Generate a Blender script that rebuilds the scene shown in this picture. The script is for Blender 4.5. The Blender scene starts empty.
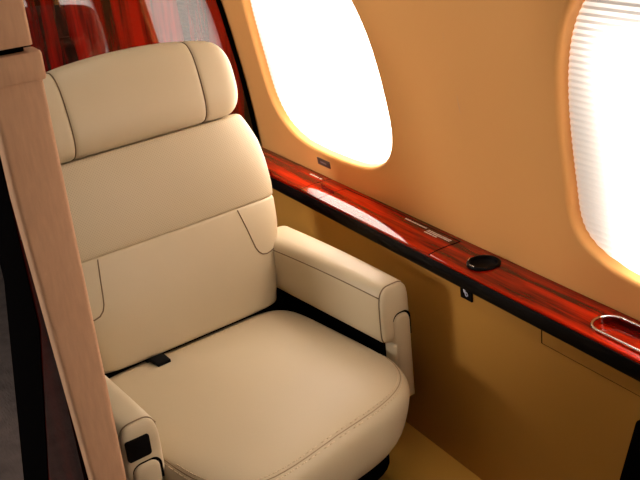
import bpy, bmesh, math, random
from mathutils import Vector, Matrix
random.seed(7)
scene = bpy.context.scene
COL = scene.collection
PI = math.pi

# ------------------------------------------------------------------ materials
def newmat(name):
    m = bpy.data.materials.new(name); m.use_nodes = True
    nt = m.node_tree; nt.nodes.clear()
    out = nt.nodes.new('ShaderNodeOutputMaterial')
    return m, nt, out

def N(nt, t, **kw):
    n = nt.nodes.new(t)
    for k, v in kw.items():
        if hasattr(n, k): setattr(n, k, v)
        else: n.inputs[k.replace('_', ' ')].default_value = v
    return n

def principled(name, col, rough=0.5, spec=0.5, metal=0.0, coat=0.0, coat_ior=1.5, coat_rough=0.03):
    m, nt, out = newmat(name)
    b = nt.nodes.new('ShaderNodeBsdfPrincipled')
    b.inputs['Base Color'].default_value = (*col, 1)
    b.inputs['Roughness'].default_value = rough
    b.inputs['Specular IOR Level'].default_value = spec
    b.inputs['Metallic'].default_value = metal
    b.inputs['Coat Weight'].default_value = coat
    b.inputs['Coat IOR'].default_value = coat_ior
    b.inputs['Coat Roughness'].default_value = coat_rough
    nt.links.new(b.outputs[0], out.inputs[0])
    return m, nt, b

def add_noise_color(nt, b, col, scale, amt, detail=4, stretch=(1, 1, 1)):
    tc = nt.nodes.new('ShaderNodeTexCoord'); mp = nt.nodes.new('ShaderNodeMapping')
    mp.inputs['Scale'].default_value = stretch
    nz = nt.nodes.new('ShaderNodeTexNoise'); nz.inputs['Scale'].default_value = scale; nz.inputs['Detail'].default_value = detail
    mr = nt.nodes.new('ShaderNodeMixRGB'); mr.blend_type = 'MIX'
    mr.inputs[1].default_value = (*[c * (1 - amt) for c in col], 1)
    mr.inputs[2].default_value = (*[min(1, c * (1 + amt)) for c in col], 1)
    nt.links.new(tc.outputs['Object'], mp.inputs[0]); nt.links.new(mp.outputs[0], nz.inputs['Vector'])
    nt.links.new(nz.outputs['Fac'], mr.inputs[0]); nt.links.new(mr.outputs[0], b.inputs['Base Color'])
    return mp, nz

def add_bump(nt, b, src, strength, dist):
    bp = nt.nodes.new('ShaderNodeBump'); bp.inputs['Strength'].default_value = strength; bp.inputs['Distance'].default_value = dist
    nt.links.new(src, bp.inputs['Height']); nt.links.new(bp.outputs[0], b.inputs['Normal'])
    return bp

def leather(name, col, perforated=False):
    m, nt, b = principled(name, col, rough=0.46, spec=0.35)
    mp, nz = add_noise_color(nt, b, col, 6, 0.03)
    vo = nt.nodes.new('ShaderNodeTexVoronoi'); vo.inputs['Scale'].default_value = 420
    tc = nt.nodes.new('ShaderNodeTexCoord'); nt.links.new(tc.outputs['Object'], vo.inputs['Vector'])
    if not perforated:
        add_bump(nt, b, vo.outputs['Distance'], 0.12, 0.0006)
    else:
        # rows of small punched holes over the panel (w, height) plane
        sx = nt.nodes.new('ShaderNodeSeparateXYZ'); nt.links.new(tc.outputs['Object'], sx.inputs[0])
        def wave(sock, per, off=0.0):
            a = nt.nodes.new('ShaderNodeMath'); a.operation = 'MULTIPLY_ADD'; a.inputs[1].default_value = 2 * PI / per; a.inputs[2].default_value = off
            nt.links.new(sock, a.inputs[0])
            s = nt.nodes.new('ShaderNodeMath'); s.operation = 'SINE'; nt.links.new(a.outputs[0], s.inputs[0]); return s
        a1 = wave(sx.outputs[1], 0.0075); a2 = wave(sx.outputs[2], 0.0075)
        mu = nt.nodes.new('ShaderNodeMath'); mu.operation = 'MULTIPLY'
        nt.links.new(a1.outputs[0], mu.inputs[0]); nt.links.new(a2.outputs[0], mu.inputs[1])
        gt = nt.nodes.new('ShaderNodeMath'); gt.operation = 'GREATER_THAN'; gt.inputs[1].default_value = 0.55
        nt.links.new(mu.outputs[0], gt.inputs[0])
        # holes show darker
        link = [l for l in nt.links if l.to_socket == b.inputs['Base Color']][0]
        src = link.from_socket
        mx = nt.nodes.new('ShaderNodeMixRGB'); mx.inputs[2].default_value = (*[c * 0.78 for c in col], 1)
        nt.links.new(gt.outputs[0], mx.inputs[0]); nt.links.new(src, mx.inputs[1]); nt.links.new(mx.outputs[0], b.inputs['Base Color'])
        add_bump(nt, b, vo.outputs['Distance'], 0.12, 0.0006)
    return m

def wood(name, dark, light, axis, scale=9.0, ior=1.5):
    m, nt, b = principled(name, light, rough=0.5, spec=0.0, coat=1.0, coat_ior=ior, coat_rough=0.015)
    tc = nt.nodes.new('ShaderNodeTexCoord'); mp = nt.nodes.new('ShaderNodeMapping')
    st = [1.0, 1.0, 1.0]; st[axis] = 0.06
    mp.inputs['Scale'].default_value = st
    nt.links.new(tc.outputs['Object'], mp.inputs[0])
    nz = nt.nodes.new('ShaderNodeTexNoise'); nz.inputs['Scale'].default_value = scale; nz.inputs['Detail'].default_value = 6
    nz.inputs['Distortion'].default_value = 0.6
    nt.links.new(mp.outputs[0], nz.inputs['Vector'])
    n2 = nt.nodes.new('ShaderNodeTexNoise'); n2.inputs['Scale'].default_value = scale * 7; n2.inputs['Detail'].default_value = 3
    nt.links.new(mp.outputs[0], n2.inputs['Vector'])
    ad = nt.nodes.new('ShaderNodeMath'); ad.operation = 'MULTIPLY_ADD'; ad.inputs[1].default_value = 0.3
    nt.links.new(n2.outputs['Fac'], ad.inputs[0]); nt.links.new(nz.outputs['Fac'], ad.inputs[2])
    cr = nt.nodes.new('ShaderNodeValToRGB')
    cr.color_ramp.elements[0].position = 0.55; cr.color_ramp.elements[0].color = (*dark, 1)
    cr.color_ramp.elements[1].position = 0.8; cr.color_ramp.elements[1].color = (*light, 1)
    nt.links.new(ad.outputs[0], cr.inputs[0]); nt.links.new(cr.outputs[0], b.inputs['Base Color'])
    return m

WOOD_IOR = 1.5
CREAM = (0.56, 0.455, 0.295)
M = {}
M['leather'] = leather('cream leather', CREAM)
M['perf'] = leather('perforated cream leather', CREAM, True)
M['thread'] = principled('seam shadow thread', (0.19, 0.125, 0.065), rough=0.8)[0]
M['stitch'] = principled('pale stitching', (0.66, 0.52, 0.33), rough=0.7)[0]
M['fold'] = principled('folded leather seam', (0.30, 0.21, 0.115), rough=0.7)[0]
M['black'] = principled('black plastic', (0.004, 0.003, 0.003), rough=0.45, spec=0.06)[0]
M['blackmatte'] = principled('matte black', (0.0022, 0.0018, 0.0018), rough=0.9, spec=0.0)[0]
M['web'] = principled('black webbing', (0.003, 0.003, 0.0035), rough=0.8, spec=0.1)[0]
M['chrome'] = principled('polished chrome', (0.85, 0.83, 0.8), rough=0.12, metal=1.0)[0]
M['ledgewood'] = wood('red lacquered wood along', (0.07, 0.0008, 0.0002), (0.46, 0.013, 0.0005), 0, 22, 1.42)
M['bulkwood'] = wood('red lacquered wood upright', (0.006, 0.0003, 0.0002), (0.20, 0.002, 0.0004), 2, 14, 1.52)
M['panelwood'] = wood('dark lacquered wood', (0.008, 0.0006, 0.0004), (0.035, 0.002, 0.001), 2, 14, 1.1)
def wallmat(name, col):
    m, nt, b = principled(name, col, rough=0.6, spec=0.25)
    mp, nz = add_noise_color(nt, b, col, 3, 0.03)
    n2 = nt.nodes.new('ShaderNodeTexNoise'); n2.inputs['Scale'].default_value = 350
    add_bump(nt, b, n2.outputs['Fac'], 0.08, 0.0005)
    return m
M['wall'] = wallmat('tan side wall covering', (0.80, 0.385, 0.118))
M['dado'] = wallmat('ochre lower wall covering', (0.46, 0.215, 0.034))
M['ceil'] = wallmat('cream ceiling', (0.45, 0.39, 0.30))
M['decal'] = principled('pale print', (0.75, 0.62, 0.5), rough=0.5)[0]
M['icon'] = principled('white print', (0.75, 0.75, 0.9), rough=0.5)[0]
M['greyplate'] = principled('grey label plate', (0.09, 0.055, 0.04), rough=0.5)[0]
def fabricmat():
    col = (0.54, 0.31, 0.18)
    m, nt, b = principled('tan woven fabric', col, rough=0.9, spec=0.1)
    mp, nz = add_noise_color(nt, b, col, 60, 0.16, 6, (1, 2.2, 0.35))
    n2 = nt.nodes.new('ShaderNodeTexNoise'); n2.inputs['Scale'].default_value = 260; n2.inputs['Detail'].default_value = 4
    add_bump(nt, b, n2.outputs['Fac'], 0.5, 0.0015)
    return m
M['fabric'] = fabricmat()
def carpetmat():
    col = (0.09, 0.068, 0.06)
    m, nt, b = principled('dark grey carpet', col, rough=1.0, spec=0.05)
    mp, nz = add_noise_color(nt, b, col, 14, 0.5, 8)
    n2 = nt.nodes.new('ShaderNodeTexNoise'); n2.inputs['Scale'].default_value = 300
    add_bump(nt, b, n2.outputs['Fac'], 0.8, 0.004)
    return m
M['carpet'] = carpetmat()
def shademat():
    m, nt, out = newmat('pleated translucent shade cloth')
    d = nt.nodes.new('ShaderNodeBsdfDiffuse'); d.inputs[0].default_value = (0.88, 0.70, 0.50, 1)
    t = nt.nodes.new('ShaderNodeBsdfTranslucent'); t.inputs[0].default_value = (1.0, 0.88, 0.77, 1)
    mx = nt.nodes.new('ShaderNodeMixShader'); mx.inputs[0].default_value = 0.5
    nt.links.new(d.outputs[0], mx.inputs[1]); nt.links.new(t.outputs[0], mx.inputs[2]); nt.links.new(mx.outputs[0], out.inputs[0])
    return m
M['shade'] = shademat()

# ------------------------------------------------------------------ mesh helpers
def obj(name, bm, mat, parent=None, smooth=True, loc=None):
    bmesh.ops.recalc_face_normals(bm, faces=bm.faces[:])
    me = bpy.data.meshes.new(name); bm.to_mesh(me); bm.free()
    if smooth:
        for p in me.polygons: p.use_smooth = True
    me.materials.append(mat)
    o = bpy.data.objects.new(name, me); COL.objects.link(o)
    if parent: o.parent = parent
    if loc: o.location = loc
    return o

def sharp(o, ang=35):
    me = o.data
    bm = bmesh.new(); bm.from_mesh(me)
    for e in bm.edges:
        if len(e.link_faces) == 2 and e.calc_face_angle(0) > math.radians(ang): e.smooth = False
    bm.to_mesh(me); bm.free()
    return o

def bevelmod(o, w, seg=3):
    md = o.modifiers.new('bevel', 'BEVEL'); md.width = w; md.segments = seg; md.limit_method = 'ANGLE'; md.angle_limit = math.radians(40)
    md.harden_normals = False
    return o

def subsurf(o, n=1):
    md = o.modifiers.new('sub', 'SUBSURF'); md.levels = n; md.render_levels = n
    return o

def thing(name, label, cat, loc=(0, 0, 0), rz=0, group=None):
    o = bpy.data.objects.new(name, None); COL.objects.link(o)
    o.location = loc; o.rotation_euler = (0, 0, rz); o.empty_display_size = 0.1
    o['label'] = label; o['category'] = cat
    if group: o['group'] = group
    return o

def struct(o, label=None, cat=None):
    o['kind'] = 'structure'
    if label: o['label'] = label
    if cat: o['category'] = cat
    return o

def loft(bm, rings, cap=True, closed=True):
    vs = [[bm.verts.new(p) for p in r] for r in rings]
    n = len(rings[0])
    for i in range(len(vs) - 1):
        for j in range(n if closed else n - 1):
            k = (j + 1) % n
            bm.faces.new((vs[i][j], vs[i][k], vs[i + 1][k], vs[i + 1][j]))
    if cap:
        for r in (vs[0], vs[-1]):
            bm.faces.new(r)
    return vs

def box(bm, x0, x1, y0, y1, z0, z1):
    r = [[(x0, y0, z), (x1, y0, z), (x1, y1, z), (x0, y1, z)] for z in (z0, z1)]
    loft(bm, r)

def boxobj(name, x0, x1, y0, y1, z0, z1, mat, parent=None, bev=0.0, seg=3):
    bm = bmesh.new(); box(bm, x0, x1, y0, y1, z0, z1)
    o = obj(name, bm, mat, parent, smooth=bool(bev))
    if bev: bevelmod(o, bev, seg)
    return o

def tube(bm, pts, r, seg=6, closed=False):
    pts = [Vector(p) for p in pts]
    rings = []
    n = len(pts)
    up = Vector((0.13, 0.21, 0.97))
    for i, p in enumerate(pts):
        a = pts[(i - 1) % n] if (closed or i > 0) else p
        b = pts[(i + 1) % n] if (closed or i < n - 1) else p
        t = (b - a).normalized()
        s = t.cross(up)
        if s.length < 1e-3: s = t.cross(Vector((1, 0, 0)))
        s.normalize(); q = s.cross(t)
        rings.append([p + r * (math.cos(k * 2 * PI / seg) * s + math.sin(k * 2 * PI / seg) * q) for k in range(seg)])
    if closed: rings.append(rings[0])
    loft(bm, rings, cap=not closed)

def tubeobj(name, pts, r, mat, parent=None, closed=False, seg=6):
    bm = bmesh.new(); tube(bm, pts, r, seg, closed)
    if closed: bmesh.ops.remove_doubles(bm, verts=bm.verts[:], dist=1e-6)
    return obj(name, bm, mat, parent)

def lerp(a, b, t): return a + (b - a) * t
def interp(tab, x):
    if x <= tab[0][0]: return tab[0][1]
    for (x0, y0), (x1, y1) in zip(tab, tab[1:]):
        if x <= x1:
            t = (x - x0) / (x1 - x0); t = t * t * (3 - 2 * t) if False else t
            return lerp(y0, y1, t)
    return tab[-1][1]
def sgnpow(v, e): return math.copysign(abs(v) ** e, v)
def superpt(t, a, b, n):
    return a * sgnpow(math.cos(t), 2 / n), b * sgnpow(math.sin(t), 2 / n)

# ------------------------------------------------------------------ camera (solved from the photograph's vanishing lines)
Rm = [[0.4993177185137251, 0.28544329575034616, -0.8180488621649863],
      [0.8608101706623744, -0.27069502222087244, 0.43096409946659753],
      [-0.0984259420196848, -0.9193727915573866, -0.3808753130376342]]
cam = bpy.data.cameras.new('camera'); co = bpy.data.objects.new('camera', cam); COL.objects.link(co)
cam.sensor_width = 36; cam.lens = 36 * 983 / 640; cam.clip_start = 0.05
co.matrix_world = Matrix(((Rm[0][0], -Rm[0][1], -Rm[0][2], 0), (Rm[1][0], -Rm[1][1], -Rm[1][2], 0), (Rm[2][0], -Rm[2][1], -Rm[2][2], 1.7), (0, 0, 0, 1)))
scene.camera = co

# ------------------------------------------------------------------ cabin shell
LEDGE_Z = 0.70
def wy(z):
    d = max(z - 0.70, -0.1)
    return 1.41 - 0.085 * d - 0.13 * d * d
X_AFT, X_FORE = -3.03, 2.45
PITCH = 1.41
CX = [-2.518, -1.108, 0.30, 1.71]
HA, NE, ZLOW, ZTOP = 0.368, 2.8, 0.784, 1.45
ZCS, NLOW = [1.03, 0.93, 0.97, 0.97], [3.0, 3.3, 3.0, 3.0]      # the widest height differs a little from window to window
def win(cx): return min(range(4), key=lambda q: abs(CX[q] - cx))
def halves(cx): ZC = ZCS[win(cx)]; return ZC, ZC - ZLOW, ZTOP - ZC
NW = 96
def outline(cx, k=1.0, grow=0.0):
    pts = []; ZC, HD, HU = halves(cx)
    for i in range(NW):
        t = 2 * PI * i / NW
        c, s = math.cos(t), math.sin(t)
        nn = NE if s > 0 else NLOW[win(cx)]
        x, z = superpt(t, HA + grow, (HU if s > 0 else HD) + grow, nn)
        pts.append((cx + x, ZC + z))
    return pts
def rect_pts(cx, x0, x1, z0, z1):
    # rectangle points matched by direction to the outline
    pts = []; ZC, HD, HU = halves(cx)
    for i in range(NW):
        t = 2 * PI * i / NW
        px, pz = superpt(t, HA, (HU if math.sin(t) > 0 else HD), NE)
        dx, dz = px, pz
        best = 1e9
        if dx > 1e-9: best = min(best, (x1 - cx) / dx)
        if dx < -1e-9: best = min(best, (x0 - cx) / dx)
        if dz > 1e-9: best = min(best, (z1 - ZC) / dz)
        if dz < -1e-9: best = min(best, (z0 - ZC) / dz)
        pts.append([cx + dx * best, ZC + dz * best])
    # snap nearest to the corners
    for X in (x0, x1):
        for Z in (z0, z1):
            j = min(range(NW), key=lambda q: (pts[q][0] - X) ** 2 + (pts[q][1] - Z) ** 2)
            pts[j] = [X, Z]
    return pts
WZ0, WZ1 = 0.694, 1.72
bm = bmesh.new()
edges_x = [X_AFT - 0.02] + [(CX[i] + CX[i + 1]) / 2 for i in range(3)] + [X_FORE]
for i, cx in enumerate(CX):
    o_ = outline(cx, grow=0.012); r_ = rect_pts(cx, edges_x[i], edges_x[i + 1], WZ0, WZ1)
    rings = []
    K = 14
    for k in range(K + 1):
        t = (k / K) ** 1.4
        ring = []
        for (ax, az), (bx, bz) in zip(o_, r_):
            x, z = lerp(ax, bx, t), lerp(az, bz, t)
            ring.append((x, wy(z), z))
        rings.append(ring)
    loft(bm, rings, cap=False)
bmesh.ops.remove_doubles(bm, verts=bm.verts[:], dist=1e-4)
wall_r = struct(obj('wall_right', bm, M['wall']), 'tan curved cabin side wall with two large oval windows', 'wall')

for i, cx in enumerate(CX):
    bm = bmesh.new(); rings = []
    # rounded lip, then reveal running out to the shade
    for k in range(7):
        a = k / 6 * PI / 2
        g = 0.012 * (1 - math.sin(a)); dy = 0.012 * (1 - math.cos(a))
        rings.append([(x, wy(z) + dy, z) for x, z in outline(cx, grow=g)])
    for g, dy in ((-0.001, 0.016), (-0.002, 0.022), (-0.003, 0.032)):
        rings.append([(x, wy(z) + dy, z) for x, z in outline(cx, grow=g)])
    loft(bm, rings, cap=False)
    w = struct(obj('window_%d' % (i + 1), bm, M['wall']),
               ['oval cabin window with a glowing pleated shade behind the seat headrest', 'oval cabin window at the right edge with glowing pleated shade',
                'third oval cabin window further forward', 'fourth oval cabin window further forward'][i], 'window')
    # pleated shade, zigzag in section
    bm = bmesh.new(); rows = []
    z = ZLOW - 0.03; k = 0; ph = 0.0072
    while z < ZTOP + 0.03:
        y = wy(z) + 0.025 + (0.0022 if k % 2 else 0.0)
        rows.append([(cx - HA - 0.02 + (2 * HA + 0.04) * q / 4, y, z) for q in range(5)])
        z += ph; k += 1
    loft(bm, rows, cap=False, closed=False)
    obj('pleated_shade', bm, M['shade'], w, smooth=False)
    # daylight outside the outer pane
    L = bpy.data.lights.new('daylight', 'AREA'); L.shape = 'RECTANGLE'; L.size = [0.68, 0.61, 0.61, 0.61][i]; L.size_y = 0.58
    L.energy = [18, 18, 16, 10][i]; L.color = (1.0, 0.98, 0.97)
    lo = bpy.data.objects.new('daylight', L); COL.objects.link(lo)
    lo.location = (cx + [0.05, 0.078, 0.05, 0.05][i], wy(1.02) + 0.075, 1.02)
    lo.rotation_euler = (-PI / 2 + math.radians(9.0), 0, 0)   # facing -Y
    # lamp is smaller than the opening, which keeps the shade margins dim
    L.spread = PI

# upper cove + ceiling
bm = bmesh.new()
prof = [(wy(1.72), 1.72), (1.10, 1.85), (0.9, 1.95), (0.6, 2.0), (0.2, 2.02), (-0.2, 2.0), (-0.5, 1.95), (-0.72, 1.85), (-0.88, 1.72)]
loft(bm, [[(x, y, z) for y, z in prof] for x in (-4.7, X_FORE)], cap=False, closed=False)
struct(obj('ceiling', bm, M['ceil']), 'cream curved cabin ceiling', 'ceiling')
bm = bmesh.new()
prof = [(-0.88, 1.72), (-0.96, 1.4), (-1.0, 1.1), (-1.02, 0.7), (-1.0, 0.0)]
loft(bm, [[(x, y, z) for y, z in prof] for x in (-4.7, X_FORE)], cap=False, closed=False)
struct(obj('wall_left', bm, M['ceil']), 'cream side wall across the aisle', 'wall')
bm = bmesh.new(); box(bm, -4.7, X_FORE, -1.02, 1.45, -0.05, 0.0)
struct(obj('floor', bm, M['carpet'], smooth=False), 'dark grey carpeted cabin floor', 'floor')
struct(boxobj('wall_fore', X_FORE, X_FORE + 0.05, -1.05, 1.45, 0, 2.05, M['ceil']), 'cream forward cabin wall', 'wall')
struct(boxobj('wall_rear', -4.75, -4.7, -1.05, 1.45, 0, 2.05, M['ceil']), 'cream wall at the far end of the aisle', 'wall')
# lacquered bulkhead behind the seat
bm = bmesh.new()
rr = []
zs = [0.0, 0.7, 0.85, 1.0, 1.2, 1.4, 1.6, 1.72, 1.85, 1.95]
for x in (X_AFT, X_AFT - 0.04):
    rr.append([(x, 0.60, 0.0)] + [(x, (wy(z) if z < 1.73 else (1.10 if z < 1.9 else 0.9)) - 0.022, z) for z in zs] + [(x, 0.60, 1.99)])
loft(bm, rr)
struct(obj('wall_aft', bm, M['bulkwood'], smooth=False), 'glossy red wood bulkhead behind the seat', 'wall')
# black strip painted in for the dark gap between bulkhead and side wall
bm = bmesh.new()
loft(bm, [[(X_AFT - 0.012, wy(z) - 0.023, z), (X_AFT - 0.012, wy(z) + 0.02, z), (X_AFT - 0.05, wy(z) + 0.02, z), (X_AFT - 0.05, wy(z) - 0.03, z)] for z in (0.66, 0.8, 0.95, 1.1, 1.25, 1.4, 1.55, 1.72)])
struct(obj('trim_1', bm, M['blackmatte'], smooth=False), 'black strip filling the dark gap between wood bulkhead and side wall', 'trim')
# lower wall panel
YD = 1.312
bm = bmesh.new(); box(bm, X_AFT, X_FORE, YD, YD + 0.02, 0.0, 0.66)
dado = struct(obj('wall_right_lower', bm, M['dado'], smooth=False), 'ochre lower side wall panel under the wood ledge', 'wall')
dado.name = 'wall_rightside'
# hatch panel cut in the lower wall
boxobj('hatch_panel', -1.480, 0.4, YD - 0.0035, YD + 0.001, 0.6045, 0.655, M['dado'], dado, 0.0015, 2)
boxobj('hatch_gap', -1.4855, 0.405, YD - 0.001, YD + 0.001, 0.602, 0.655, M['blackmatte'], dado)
# plinth along the wall at the floor
bm = bmesh.new()
sec = [(1.13, 0.0), (1.13, 0.05), (1.14, 0.07), (1.16, 0.083), (1.20, 0.09), (1.33, 0.092), (1.33, 0.0)]
loft(bm, [[(x, y, z) for y, z in sec] for x in (X_AFT, X_FORE)])
struct(sharp(obj('baseboard_right', bm, wallmat('ochre plinth covering', (0.78, 0.43, 0.075)))), 'ochre rounded plinth where lower wall meets floor', 'baseboard')

# ------------------------------------------------------------------ side ledge
ledge = thing('side_ledge', 'long glossy red wood ledge with black edge running under the windows', 'ledge', (0, YD, 0.65))
def LP(*a): return a
YF, YB = 1.295, 1.409
def drop(y): return 1.35 * max(0.0, 1.365 - y) ** 2      # the ledge rolls down towards the aisle
def ledgeobj(name, bm, mat, parent=ledge, smooth=True):
    o = obj(name, bm, mat, parent, smooth)
    for v in o.data.vertices: v.co -= Vector((0, YD, 0.65))
    return o
def stadium(cx, cy, hx, hy, n=12, e=None):
    r = hy; pts = []
    for k in range(n + 1):
        a = -PI / 2 + PI * k / n; pts.append((cx + hx - r + r * math.cos(a), cy + r * math.sin(a)))
    for k in range(n + 1):
        a = PI / 2 + PI * k / n; pts.append((cx - hx + r + r * math.cos(a), cy + r * math.sin(a)))
    return pts
TRAY = (-1.03, 1.353, 0.327, 0.038)
CUP = (-1.737, 1.355, 0.037)
# ledge top with tray well and cup well cut out
bm = bmesh.new()
sec = [(YB, 0.655), (YB, LEDGE_Z), *[(lerp(1.37, 1.300, q / 10), LEDGE_Z - drop(lerp(1.37, 1.300, q / 10))) for q in range(11)], (YF + 0.002, LEDGE_Z - drop(YF + 0.002) - 0.0005), (YF, LEDGE_Z - 0.010), (YF, 0.678), (YF + 0.012, 0.655)]
loft(bm, [[(x, y, z) for y, z in sec] for x in (X_AFT, X_FORE)])
top = obj('ledge_top', bm, M['ledgewood'], None)
def cutter(pts, z0, z1):
    b = bmesh.new(); loft(b, [[(x, y, z0) for x, y in pts], [(x, y, z1) for x, y in pts]])
    return obj('cut', b, M['ledgewood'])
cuts = [cutter(stadium(*TRAY), LEDGE_Z - 0.014, 0.8),
        cutter([(CUP[0] + CUP[2] * math.cos(2 * PI * k / 40), CUP[1] + CUP[2] * math.sin(2 * PI * k / 40)) for k in range(40)], 0.665, 0.8)]
for c in cuts:
    md = top.modifiers.new('b', 'BOOLEAN'); md.operation = 'DIFFERENCE'; md.object = c; md.solver = 'EXACT'
dg = bpy.context.evaluated_depsgraph_get(); dg.update()
me = bpy.data.meshes.new_from_object(top.evaluated_get(dg))
top.modifiers.clear(); top.data = me
for c in cuts: bpy.data.objects.remove(c)
for p in top.data.polygons: p.use_smooth = True
sharp(top, 25)
top.parent = ledge
for v in top.data.vertices: v.co -= Vector((0, YD, 0.65))
# black edge band
bm = bmesh.new()
sec = [(YF - 0.003, 0.688), (YF - 0.005, 0.684), (YF - 0.005, 0.656), (YF - 0.002, 0.650), (YD + 0.01, 0.650), (YD + 0.01, 0.66), (YF + 0.001, 0.688)]
loft(bm, [[(x, y, z) for y, z in sec] for x in (X_AFT, X_FORE)])
sharp(ledgeobj('edge_band', bm, M['black']), 50)
# lids: thin slabs with open seams between them
def tilt_front(bm):
    for v in bm.verts:
        if v.co.z > 0.6985: v.co.z -= drop(v.co.y)
def slab(name, x0, x1, y0, y1, mat, h=0.0007):
    bm = bmesh.new(); ys = [lerp(y0, y1, q / 12) for q in range(13)]
    prof = [(y, LEDGE_Z + h - drop(y)) for y in ys] + [(y1, LEDGE_Z - 0.006), (y0, LEDGE_Z - 0.010)]
    loft(bm, [[(x, y, z) for y, z in prof] for x in (x0, x1)])
    return sharp(ledgeobj(name, bm, mat), 25)
slab('table_lid', -2.4415, -1.8835, YF + 0.002, 1.393, M['ledgewood'])
slab('small_lid', -2.5540, -2.4435, YF + 0.002, 1.408, M['ledgewood'])
slab('end_lid', X_AFT + 0.004, -2.5565, YF + 0.002, 1.408, M['ledgewood'])
# seams: dark joints
for x0, x1, y0, y1 in ((-2.4440, -2.4410, YF + 0.001, 1.393), (-2.5570, -2.5535, YF + 0.001, 1.408), (-1.8838, -1.8808, YF + 0.001, 1.393)):
    slab('joint', x0, x1, y0, y1, M['blackmatte'], 0.0009)
slab('joint', -2.4435, -1.8812, 1.393, 1.3955, M['blackmatte'], 0.0009)
# tray rim
bm = bmesh.new(); tube(bm, [(x, y, LEDGE_Z + 0.001) for x, y in stadium(*TRAY)], 0.003, 8, True)
bmesh.ops.remove_doubles(bm, verts=bm.verts[:], dist=1e-6)
rim = ledgeobj('tray_rim', bm, M['chrome']); rim['label'] = 'chrome rim around the recessed tray'
# cup holder
cupring = [[(CUP[0] + r * math.cos(2 * PI * k / 40), CUP[1] + r * math.sin(2 * PI * k / 40), z) for k in range(40)] for r, z in
           ((0.042, LEDGE_Z-0.003), (0.042, LEDGE_Z + 0.003), (0.040, LEDGE_Z + 0.005), (0.035, LEDGE_Z + 0.006), (0.034, LEDGE_Z + 0.003), (0.033, 0.672), (0.030, 0.668), (0.004, 0.668))]
bm = bmesh.new(); loft(bm, cupring)
cup = ledgeobj('cup_holder', bm, M['black']); cup['label'] = 'round black cup holder sunk in the ledge'
for a0, a1 in ((200, 222), (262, 285)):
    bm = bmesh.new()
    tube(bm, [(CUP[0] + 0.0385 * math.cos(math.radians(lerp(a0, a1, k / 6))), CUP[1] + 0.0385 * math.sin(math.radians(lerp(a0, a1, k / 6))), LEDGE_Z + 0.0058) for k in range(7)], 0.0014, 6)
    ch = ledgeobj('chrome_clip', bm, M['chrome']); ch.parent = cup
# printed marks (unreadably small lines of pale print)
def marks(name, x0, x1, y, h, n, seed, z=LEDGE_Z + 0.0010):
    rnd = random.Random(seed); b = bmesh.new(); x = x0
    step = (x1 - x0) / n
    for k in range(n):
        w_ = step * rnd.uniform(0.55, 0.85)
        hh = h * rnd.uniform(0.7, 1.0)
        box(b, x, x + w_, y - hh / 2, y + hh / 2, z - 0.0004, z + 0.0003); x += step
    return ledgeobj(name, b, M['decal'], smooth=False)
marks('printed_line', -2.112, -2.012, 1.3845, 0.0055, 17, 1)
marks('printed_line', -2.000, -1.900, 1.3815, 0.0045, 18, 2)
marks('printed_line', -2.000, -1.900, 1.3755, 0.0045, 18, 3)
marks('printed_line', -2.000, -1.945, 1.3675, 0.0045, 10, 4)
marks('printed_line', -2.645, -2.570, 1.3840, 0.0065, 5, 5)

# small plate on the wall under the first window
plate = thing('label_plate', 'small dark grey rectangular plate on the tan wall below the window', 'plate', (-2.585, wy(0.747), 0.747))
zc = 0.747
rot = math.atan(0.085 + 0.26 * 0.047)
bm = bmesh.new(); box(bm, -0.038, 0.038, -0.003, 0.001, -0.0115, 0.0115)
o = bevelmod(obj('plate_face', bm, M['greyplate'], plate), 0.001, 2); o.rotation_euler = (rot, 0, 0)
bm = bmesh.new(); x = -0.018
rnd = random.Random(5)
for k in range(7):
    w_ = rnd.uniform(0.003, 0.0045); box(bm, x, x + w_, -0.0036, -0.0028, -0.002, 0.0025); x += 0.0055
o = obj('printed_line', bm, principled('dim print', (0.25, 0.2, 0.2), 0.6)[0], plate, False); o.rotation_euler = (rot, 0, 0)

# black control square hanging under the ledge edge
sw = thing('call_switch', 'small black square switch with a white symbol under the ledge edge', 'switch', (-1.751, YD, 0.632))
bm = bmesh.new(); box(bm, -0.0225, 0.0225, -0.005, 0.0, -0.0200, 0.0178)
bevelmod(obj('switch_plate', bm, M['black'], sw), 0.0015, 2)
bm = bmesh.new()
tube(bm, [(0.004 + 0.0045 * math.cos(2 * PI * k / 14), -0.0056, -0.004 + 0.0045 * math.sin(2 * PI * k / 14)) for k in range(14)], 0.0014, 5, True)
tube(bm, [(-0.006, -0.0056, 0.007), (-0.005, -0.0056, 0.001), (0.0, -0.0056, -0.003)], 0.0017, 5)
tube(bm, [(-0.001, -0.0056, 0.006), (0.0005, -0.0056, 0.0), (0.005, -0.0056, 0.002)], 0.0014, 5)
obj('symbol', bm, M['icon'], sw)

# stand-in black pocket for an unclear dark edge at right
pk = thing('stand_in_block', 'black raked stand-in pocket on the lower wall at the right edge', 'block', (-1.0, YD, 0.0))
bm = bmesh.new()
loft(bm, [[(-0.275, y, 0.20), (0.25, y, 0.20), (0.25, y, 0.56), (-0.186, y, 0.56)] for y in (0.0, -0.02, -0.024)])
bevelmod(obj('block_body', bm, M['blackmatte'], pk), 0.004, 2)

# ------------------------------------------------------------------ cabin seat
SEAT_RZ = math.radians(8)
seat = thing('cabin_seat', 'cream leather executive cabin seat with headrest and two padded armrests', 'seat', (-2.0, 0.83, 0.0), SEAT_RZ)

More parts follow.
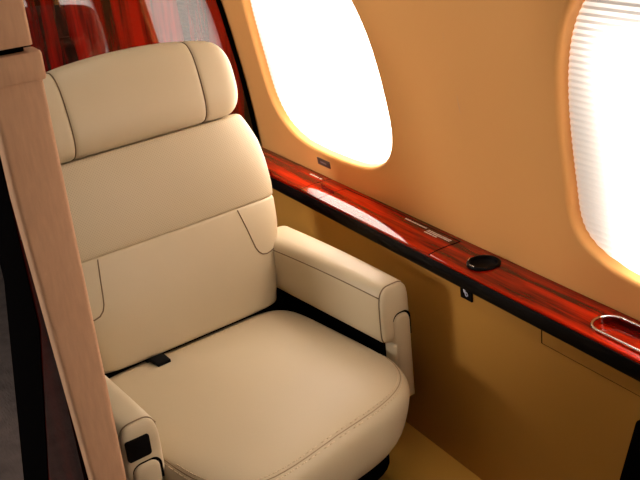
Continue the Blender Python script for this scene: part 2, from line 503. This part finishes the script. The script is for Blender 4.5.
# seat cushion: stacked plan outlines
PC, PHW, PUC, PHU = -0.016, 0.327, 0.03, 0.340
NP = 72
def plan(z, k, dfront=0.0):
    r = []
    for i in range(NP):
        t = 2 * PI * i / NP
        n = 4.0 if math.cos(t) > 0 else 7
        u, w = superpt(t, PHU * k, PHW * (k if k > 0.99 else lerp(1, k, 1.0)), n)
        r.append((PUC + u - (0.12 if w > 0 else 0.20) * w * max(u, 0) / PHU, PC + w * (1 if w > 0 else 1.07), z))
    return r
prof = [(0.27, 0.72), (0.272, 0.79), (0.282, 0.86), (0.305, 0.915), (0.34, 0.955), (0.38, 0.982), (0.41, 0.995), (0.43, 0.995), (0.445, 0.98), (0.4545, 0.955), (0.458, 0.942),
        (0.4592, 0.938), (0.4615, 0.934), (0.465, 0.915), (0.470, 0.87), (0.475, 0.80), (0.479, 0.68), (0.482, 0.52), (0.484, 0.3), (0.4845, 0.1)]
bm = bmesh.new(); loft(bm, [plan(z, k) for z, k in prof])
cush = subsurf(obj('seat_cushion', bm, M['leather'], seat))
for dz, k, mt, r_ in ((0.4595, 0.9385, 'thread', 0.0013), (0.4550, 0.9545, 'stitch', 0.0013), (0.4640, 0.923, 'stitch', 0.0013)):
    p = [q for q in plan(dz, k) if q[0] > -0.25]
    p = sorted(p, key=lambda q: math.atan2(q[1] - PC, q[0] - PUC))
    p = [q for q in p if q[0] > 0.14]
    bm = bmesh.new()
    if mt == 'thread': mt = 'fold'; tube(bm, p, r_, 6)
    else:
        # broken run of stitches
        dense = []
        for a, b in zip(p, p[1:]):
            for s in range(6): dense.append(Vector(a).lerp(Vector(b), s / 6))
        d = 0
        for a, b in zip(dense, dense[1:]):
            if d % 3 != 2: tube(bm, [a, b], r_, 5)
            d += 1
    obj('seam' if mt == 'fold' else 'stitching', bm, M[mt], cush)

# back cushions: lofted up the raked back plane
TB = math.atan(0.25)
def back_pt(h, w, n):      # h = height z of front plane, n = distance in front of that plane
    u = -0.250 - 0.25 * (h - 0.45)
    return Vector((u + n * math.cos(TB), w, h + n * math.sin(TB)))
HW = [(0.42, 0.27), (0.50, 0.285), (0.60, 0.316), (0.70, 0.350), (0.76, 0.361), (0.80, 0.365), (0.87, 0.362), (0.93, 0.354), (0.98, 0.337), (1.03, 0.312)]
NB = 64
def back_ring(h, hw, hd, off, e=4.5):
    r = []
    for i in range(NB):
        t = 2 * PI * i / NB
        w, n = superpt(t, hw, hd, e)
        r.append(back_pt(h, w, n - hd + off))
    return r
def crown(h, w, hw): return 0
def build_back(name, h0, h1, hd, mat, off=0.0, rnd=0.022):
    rows = []
    steps = 16
    for k in range(6):
        a = k / 5 * PI / 2
        rows.append((h0 + rnd * (1 - math.sin(a)), rnd * (1 - math.cos(a))))
    rows = [(h0 + rnd * (1 - math.cos(a)), rnd * (1 - math.sin(a))) for a in [k / 5 * PI / 2 for k in range(6)]]
    for k in range(1, steps): rows.append((lerp(h0 + rnd, h1 - rnd, k / steps), 0))
    rows += [(h1 - rnd * (1 - math.cos(a)), rnd * (1 - math.sin(a))) for a in [k / 5 * PI / 2 for k in range(5, -1, -1)]]
    bm = bmesh.new()
    rings = []
    for h, ins in rows:
        bulge = off + 0.010 * math.sin(PI * (h - h0) / (h1 - h0))
        rings.append(back_ring(h, interp(HW, h) - ins * 0.6, hd, bulge - ins))
    loft(bm, rings)
    return obj(name, bm, mat, seat)
def surf(h, w, h0, h1, hd, off=0.0, rnd=0.022, e=4.5, lift=0.0):
    hw = interp(HW, h)
    bulge = off + 0.010 * math.sin(PI * (h - h0) / (h1 - h0))
    x = min(abs(w) / hw, 1.0)
    n = hd * max(0.0, 1 - x ** e) ** (1 / e) - hd + bulge
    return back_pt(h, w, n + lift)
LB = (0.480, 0.772, 0.075)
lower = build_back('lower_back_cushion', *LB, M['leather'], rnd=0.012)
boxobj('joint_shade_strip', -0.36, -0.292, -0.31, 0.30, 0.44, 0.492, M['blackmatte'], seat)  # solid black strip stands in for shade in the back joint
UB = (0.766, 1.010, 0.075)
upper = build_back('upper_back_cushion', *UB, M['perf'], rnd=0.010)
upper['label'] = 'perforated cream leather upper back panel'
# dark joint + bolster seams
bm = bmesh.new()
tube(bm, [surf(0.769, lerp(-0.345, 0.345, k / 40), *LB, lift=-0.009) for k in range(41)], 0.0025, 6)
obj('seam', bm, M['thread'], lower)
for s in (-1, 1):
    path = [(0.765, 0.213), (0.74, 0.218), (0.71, 0.224), (0.68, 0.229), (0.655, 0.234), (0.640, 0.241), (0.630, 0.252), (0.626, 0.268), (0.628, 0.285), (0.632, 0.300), (0.637, 0.312), (0.642, 0.3195)]
    fine = []
    for a, b in zip(path, path[1:]):
        for q in range(3): fine.append((lerp(a[0], b[0], q / 3), lerp(a[1], b[1], q / 3)))
    bm = bmesh.new(); tube(bm, [surf(h, s * w, *LB, lift=0.0) for h, w in fine], 0.0019, 6)
    obj('bolster_seam', bm, M['thread'], lower)

# headrest: lofted across the seat
HH0, HH1 = 1.010, 1.243
def head_ring(w, k, ang_n=48, g=0.0):
    dro = 0.034 * (abs(w) / 0.3) ** 2.2
    lo, hi = HH0 + 0.0 * abs(w), HH1 - dro
    c, hh = (lo + hi) / 2, (hi - lo) / 2
    r = []
    for i in range(ang_n):
        t = 2 * PI * i / ang_n
        a, n = superpt(t, hh * k - g, 0.072 * lerp(0.62, 1.0, (k - 0.5) / 0.5) - g, 2.9)
        r.append(back_pt(c + a, w, n - 0.040))
    return r
ws = []
E0 = 0.308
for k in range(9):
    a = k / 8 * PI / 2
    ws.append((-E0 + 0.055 * (1 - math.sin(a)), 1 - 0.0 - (1 - math.cos(a)) * 0.0))
rows = []
def endk(d, R=0.054):    # shrink factor near the end
    if d >= R: return 1.0
    x = 1 - d / R
    return 0.50 + 0.50 * math.sqrt(max(0, 1 - x ** 2.4))
wl = [0, 0.002, 0.006, 0.012, 0.02, 0.03, 0.042, 0.055]
left = [-E0 + d for d in wl] + [-0.243, -0.232, -0.218, -0.205, -0.197]
seamw = [-0.194, -0.191, -0.188]
mid = [-0.185, -0.17, -0.15, -0.1, -0.05, 0]
halfw = left + seamw + mid
allw = halfw + [-x for x in reversed(halfw[:-1])]
rings = []
for w in allw:
    d = E0 - abs(w)
    g = 0.0
    for c_, gg in ((0.191, 0.004), (0.194, 0.0022), (0.188, 0.0022), (0.197, 0.0006), (0.185, 0.0006)):
        if abs(abs(w) - c_) < 1e-6: g = gg
    rings.append(head_ring(w, endk(d), g=g))
bm = bmesh.new(); loft(bm, rings)
head = subsurf(obj('headrest', bm, M['leather'], seat))
for s in (-1, 1):
    bm = bmesh.new(); tube(bm, head_ring(s * 0.191, 1.0, g=0.0022), 0.0016, 6, True)
    bmesh.ops.remove_doubles(bm, verts=bm.verts[:], dist=1e-6)
    obj('seam', bm, M['thread'], head)

# back shell behind the cushions
bm = bmesh.new(); rings = []
for h in (0.30, 0.45, 0.6, 0.75, 0.9, 1.05, 1.15):
    hw = interp(HW, h) - 0.02 if h < 1.05 else 0.24
    r = []
    for i in range(NB):
        w, n = superpt(2 * PI * i / NB, hw, 0.05, 4)
        r.append(back_pt(h, w, n - 0.16))
    rings.append(r)
loft(bm, rings); obj('back_shell', bm, M['leather'], seat)

# armrests: lofted front to back, rounded square sections
def arm(name, wi, s, zoff):
    U0, U1 = (-0.40 if s > 0 else -0.33), 0.165
    def hw_(u): return lerp(0.066, 0.048, (u - U0) / (U1 - U0))
    def wc_(u): return s * (wi + hw_(u))
    def ztop(u): return lerp(0.650, 0.644, (u - U0) / (U1 - U0)) + 0.006 * math.sin(PI * min(1, max(0, (u - U0) / (U1 - U0)))) + zoff * lerp(0.35, 1.0, (u - U0) / (U1 - U0))
    def zbot(u): return lerp(0.500, 0.486, (u - U0) / (U1 - U0)) + zoff
    def ring(u, k, g=0.0):
        zt, zb = ztop(u), zbot(u)
        c, hh = (zt + zb) / 2, (zt - zb) / 2
        r = []
        for i in range(40):
            t = 2 * PI * i / 40
            n = 3.6 if math.sin(t) > 0 else 7
            w, z = superpt(t, hw_(u) - k - g, hh - k - g, n)
            r.append((u, wc_(u) + w, c + z))
        return r
    us = []
    for d, k in ((0, 0.022), (0.002, 0.014), (0.006, 0.008), (0.012, 0.003), (0.02, 0.0)): us.append((U0 + d, k, 0))
    for q in range(1, 10): us.append((lerp(U0 + 0.02, U1 - 0.02, q / 10), 0, 0))
    us += [(U1 - 0.018, 0, 0), (U1 - 0.015, 0.0004, 0.001), (U1 - 0.0125, 0.001, 0.0025), (U1 - 0.010, 0.0015, 0.001), (U1 - 0.006, 0.003, 0), (U1 - 0.002, 0.008, 0), (U1 + 0.001, 0.015, 0), (U1 + 0.002, 0.03, 0)]
    bm = bmesh.new(); loft(bm, [ring(*u) for u in us])
    a = obj(name, bm, M['leather'], seat)
    # seams: front face outline and along the inner top edge
    fr = ring(U1 - 0.0125, 0.001, 0.001)
    bm = bmesh.new(); tube(bm, fr, 0.0017, 6, True); bmesh.ops.remove_doubles(bm, verts=bm.verts[:], dist=1e-6)
    obj('seam', bm, M['thread'], a)
    pts = []
    for q in range(24):
        u = lerp(U0 + 0.01, U1 - 0.0125, q / 23)
        zt, zb = ztop(u), zbot(u); c, hh = (zt + zb) / 2, (zt - zb) / 2
        zz = 0.027
        z = zt - zz; x = (z - c) / hh
        w = hw_(u) * (1 - max(x, 0) ** 3.6) ** (1 / 3.6)
        pts.append((u, wc_(u) - s * w, z))
    obj('seam', tube_bm(pts, 0.0016), M['thread'], a)
    return a, ring, ztop, zbot, U1
def tube_bm(p, r):
    bm = bmesh.new(); tube(bm, p, r, 6); return bm
armR, ringR, ztR, zbR, UE = arm('armrest', 0.290, 1, 0.0)
armL, ringL, ztL, zbL, UE = arm('armrest', 0.350, -1, -0.052)
armR['label'] = 'padded armrest on the window side'; armL['label'] = 'padded armrest on the aisle side with black switch'
# folding tongue (post) on each armrest front with dark slot around its head
def tongue(a, w0, w1, ztop, zb, u=UE):
    def rr(uu, grow, z0, z1, up=0.022):
        ww0, ww1 = w0 - grow, w1 + grow
        r = min(up, (ww1 - ww0) / 2 - 0.001)
        pts = [(uu, ww0, z0), (uu, ww1, z0)]
        for k in range(7):
            t = k / 6 * PI / 2; pts.append((uu, ww1 - r + r * math.cos(t), z1 + grow - r + r * math.sin(t)))
        for k in range(7):
            t = PI / 2 + k / 6 * PI / 2; pts.append((uu, ww0 + r + r * math.cos(t), z1 + grow - r + r * math.sin(t)))
        return pts
    bm = bmesh.new(); loft(bm, [rr(u - 0.09, 0, zb, ztop), rr(u + 0.004, 0, zb, ztop), rr(u + 0.010, -0.003, zb + 0.002, ztop), rr(u + 0.012, -0.008, zb + 0.004, ztop)])
    t = sharp(obj('armrest_tongue', bm, M['leather'], a), 60)
    zz = (zbR(u) if a is armR else zbL(u)) + 0.006
    bm = bmesh.new(); loft(bm, [[(x, y + 0.0035, z) for x, y, z in rr(u - 0.02, 0.003, zz, ztop)], [(x, y + 0.0035, z) for x, y, z in rr(u + 0.0035, 0.003, zz, ztop)]])
    obj('slot', bm, M['blackmatte'], t, False)
    return t
tongue(armR, 0.322, 0.374, 0.562, 0.315)
tongue(armL, -0.432, -0.368, 0.494, 0.22)
# black switch panel on the aisle armrest front
bm = bmesh.new()
def rsq(u, hw, hh, r, wc, zc):
    pts = []
    for cx_, cz_, a0 in ((wc + hw - r, zc + hh - r, 0), (wc - hw + r, zc + hh - r, 90), (wc - hw + r, zc - hh + r, 180), (wc + hw - r, zc - hh + r, 270)):
        for k in range(5):
            t = math.radians(a0 + 22.5 * k); pts.append((u, cx_ + r * math.cos(t), cz_ + r * math.sin(t)))
    return pts
loft(bm, [rsq(UE - 0.005, 0.028, 0.026, 0.007, -0.408, 0.534), rsq(UE + 0.004, 0.028, 0.026, 0.007, -0.408, 0.534), rsq(UE + 0.005, 0.025, 0.023, 0.006, -0.408, 0.534)])
swp = sharp(obj('switch_panel', bm, M['black'], armL), 50); swp['label'] = 'black square switch panel'
# side frames coloured black for the shade under the arms; black pedestal
boxobj('shaded_side_frame', -0.36, 0.13, 0.315, 0.37, 0.20, 0.53, M['blackmatte'], seat, 0.006)
boxobj('shaded_side_frame', -0.36, 0.13, -0.43, -0.375, 0.20, 0.51, M['blackmatte'], seat, 0.006)
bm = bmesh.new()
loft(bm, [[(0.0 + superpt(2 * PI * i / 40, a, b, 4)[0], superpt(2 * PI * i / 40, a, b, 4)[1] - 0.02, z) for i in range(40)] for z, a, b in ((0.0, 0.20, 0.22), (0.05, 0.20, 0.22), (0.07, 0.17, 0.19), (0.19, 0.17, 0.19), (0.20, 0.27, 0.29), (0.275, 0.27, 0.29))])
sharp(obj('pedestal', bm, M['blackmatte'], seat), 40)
# lap belt buckle tab poking out of the joint
bm = bmesh.new()
loft(bm, [[(-0.286, -0.163, 0.452), (-0.286, -0.121, 0.452), (-0.286, -0.121, 0.458), (-0.286, -0.163, 0.458)],
          [(-0.248, -0.163, 0.478), (-0.248, -0.121, 0.478), (-0.248, -0.121, 0.488), (-0.248, -0.163, 0.488)],
          [(-0.204, -0.160, 0.4785), (-0.204, -0.123, 0.4785), (-0.204, -0.123, 0.487), (-0.204, -0.160, 0.487)],
          [(-0.204, -0.153, 0.479), (-0.204, -0.129, 0.479), (-0.204, -0.129, 0.485), (-0.204, -0.153, 0.485)]])
bk = bevelmod(obj('belt_tab', bm, M['web'], seat), 0.002, 2); bk['label'] = 'black seat belt tab in the joint'

# ------------------------------------------------------------------ partition beside the seat
part = thing('aisle_partition', 'tan fabric covered post edging a dark wood partition, nearest at left', 'partition', (-1.55, 0.32, 0.0))
PX = -1.55
def colring(z, y0, y1, x0, x1, r=0.008):
    pts = []
    for cx_, cy_, a0 in ((x1 - r, y1 - r, 0), (x0 + r, y1 - r, 90), (x0 + r, y0 + r, 180), (x1 - r, y0 + r, 270)):
        for k in range(5):
            t = math.radians(a0 + 22.5 * k); pts.append((cx_ + r * math.cos(t) - PX, cy_ + r * math.sin(t) - 0.32, z))
    return pts
def ycl(z): return lerp(0.300, 0.276, min(1, max(0, (z - 0.6) / 0.6)))
bm = bmesh.new(); loft(bm, [colring(z, ycl(z), 0.360, PX - 0.05, PX) for z in (0.0, 0.3, 0.6, 0.8, 1.0, 1.2, 1.395, 1.41)])
sharp(obj('fabric_post', bm, M['fabric'], part), 60)
bm = bmesh.new()
loft(bm, [colring(z, 0.272 - g, 0.360 + g, PX - 0.052, PX + g) for z, g in ((1.388, 0.0), (1.388, 0.004), (1.392, 0.0055), (1.428, 0.0055), (1.432, 0.004), (1.432, -0.002))])
sharp(obj('fabric_band', bm, M['fabric'], part), 60)
bm = bmesh.new(); loft(bm, [colring(z, 0.262, 0.357, PX - 0.05, PX - 0.006) for z in (1.442, 1.6, 1.8)])
sharp(obj('upper_fabric_post', bm, M['fabric'], part), 60)
bm = bmesh.new(); loft(bm, [colring(z, 0.275, 0.345, PX - 0.045, PX - 0.02) for z in (1.40, 1.45)])
sharp(obj('gap_core', bm, M['blackmatte'], part), 60)
# wood panel with raked rear edge, black trim along it
def rake(z): return -1.96 - (0.915 - z) * 0.40 / 0.625 if z < 0.915 else -1.96
def prism(name, prof, y0, y1, mat):
    bm = bmesh.new(); loft(bm, [[(x - PX, y - 0.32, z) for x, z in prof] for y in (y0, y1)])
    return obj(name, bm, mat, part, False)
zz = [0.0, 0.3, 0.6, 0.915, 1.3, 1.8]
prism('wood_panel', [(PX - 0.05, 0.0)] + [(rake(z) + 0.27, z) for z in zz] + [(PX - 0.05, 1.8)], 0.292, 0.345, M['panelwood'])
prism('edge_trim', [(rake(z) + 0.27, z) for z in zz] + [(rake(z), z) for z in reversed(zz)], 0.290, 0.347, M['blackmatte'])

# ------------------------------------------------------------------ light
w = bpy.data.worlds.new('sky'); scene.world = w; w.use_nodes = True
bg = w.node_tree.nodes['Background']; bg.inputs[0].default_value = (0.8, 0.9, 1, 1); bg.inputs[1].default_value = 0.3
def area(name, loc, rot, sx, sy, e, col):
    L = bpy.data.lights.new(name, 'AREA'); L.shape = 'RECTANGLE'; L.size = sx; L.size_y = sy; L.energy = e; L.color = col
    o = bpy.data.objects.new(name, L); COL.objects.link(o); o.location = loc; o.rotation_euler = rot; return o
area('overhead_wash', (-1.3, 0.80, 1.93), (0, 0, 0), 2.6, 0.16, 4.5, (1, 0.95, 0.88))

# unseen opposite windows added for fill light; each lamp hangs before a closed frame
for i, (cx, watt) in enumerate(((-2.75, 19), (-1.35, 2.5))):
    bm = bmesh.new(); rings = []
    for g, dy in ((0.03, 0.0), (0.02, 0.012), (0.0, 0.012), (-0.004, -0.005)):
        ring = []
        for q in range(48):
            x, z = superpt(2 * PI * q / 48, 0.25 + g, 0.29 + g, 2.8)
            ring.append((cx + x, -1.0 + dy, 1.1 + z))
        rings.append(ring)
    loft(bm, rings, cap=False)
    struct(obj('window_%d' % (i + 5), bm, M['ceil']), 'unseen oval window frame added on the opposite side, with a fill lamp', 'window')
    a_ = area('opposite_window_fill', (cx, -0.97, 1.1), (PI / 2, 0, 0), 0.5, 0.58, watt, (1.0, 0.97, 0.93))
    a_.data.shape = 'ELLIPSE'

vs = scene.view_settings
scene.display_settings.display_device = 'sRGB'
vs.view_transform = 'Standard'; vs.look = 'None'; vs.gamma = 1.0; vs.use_curve_mapping = False
vs.exposure = 0.2
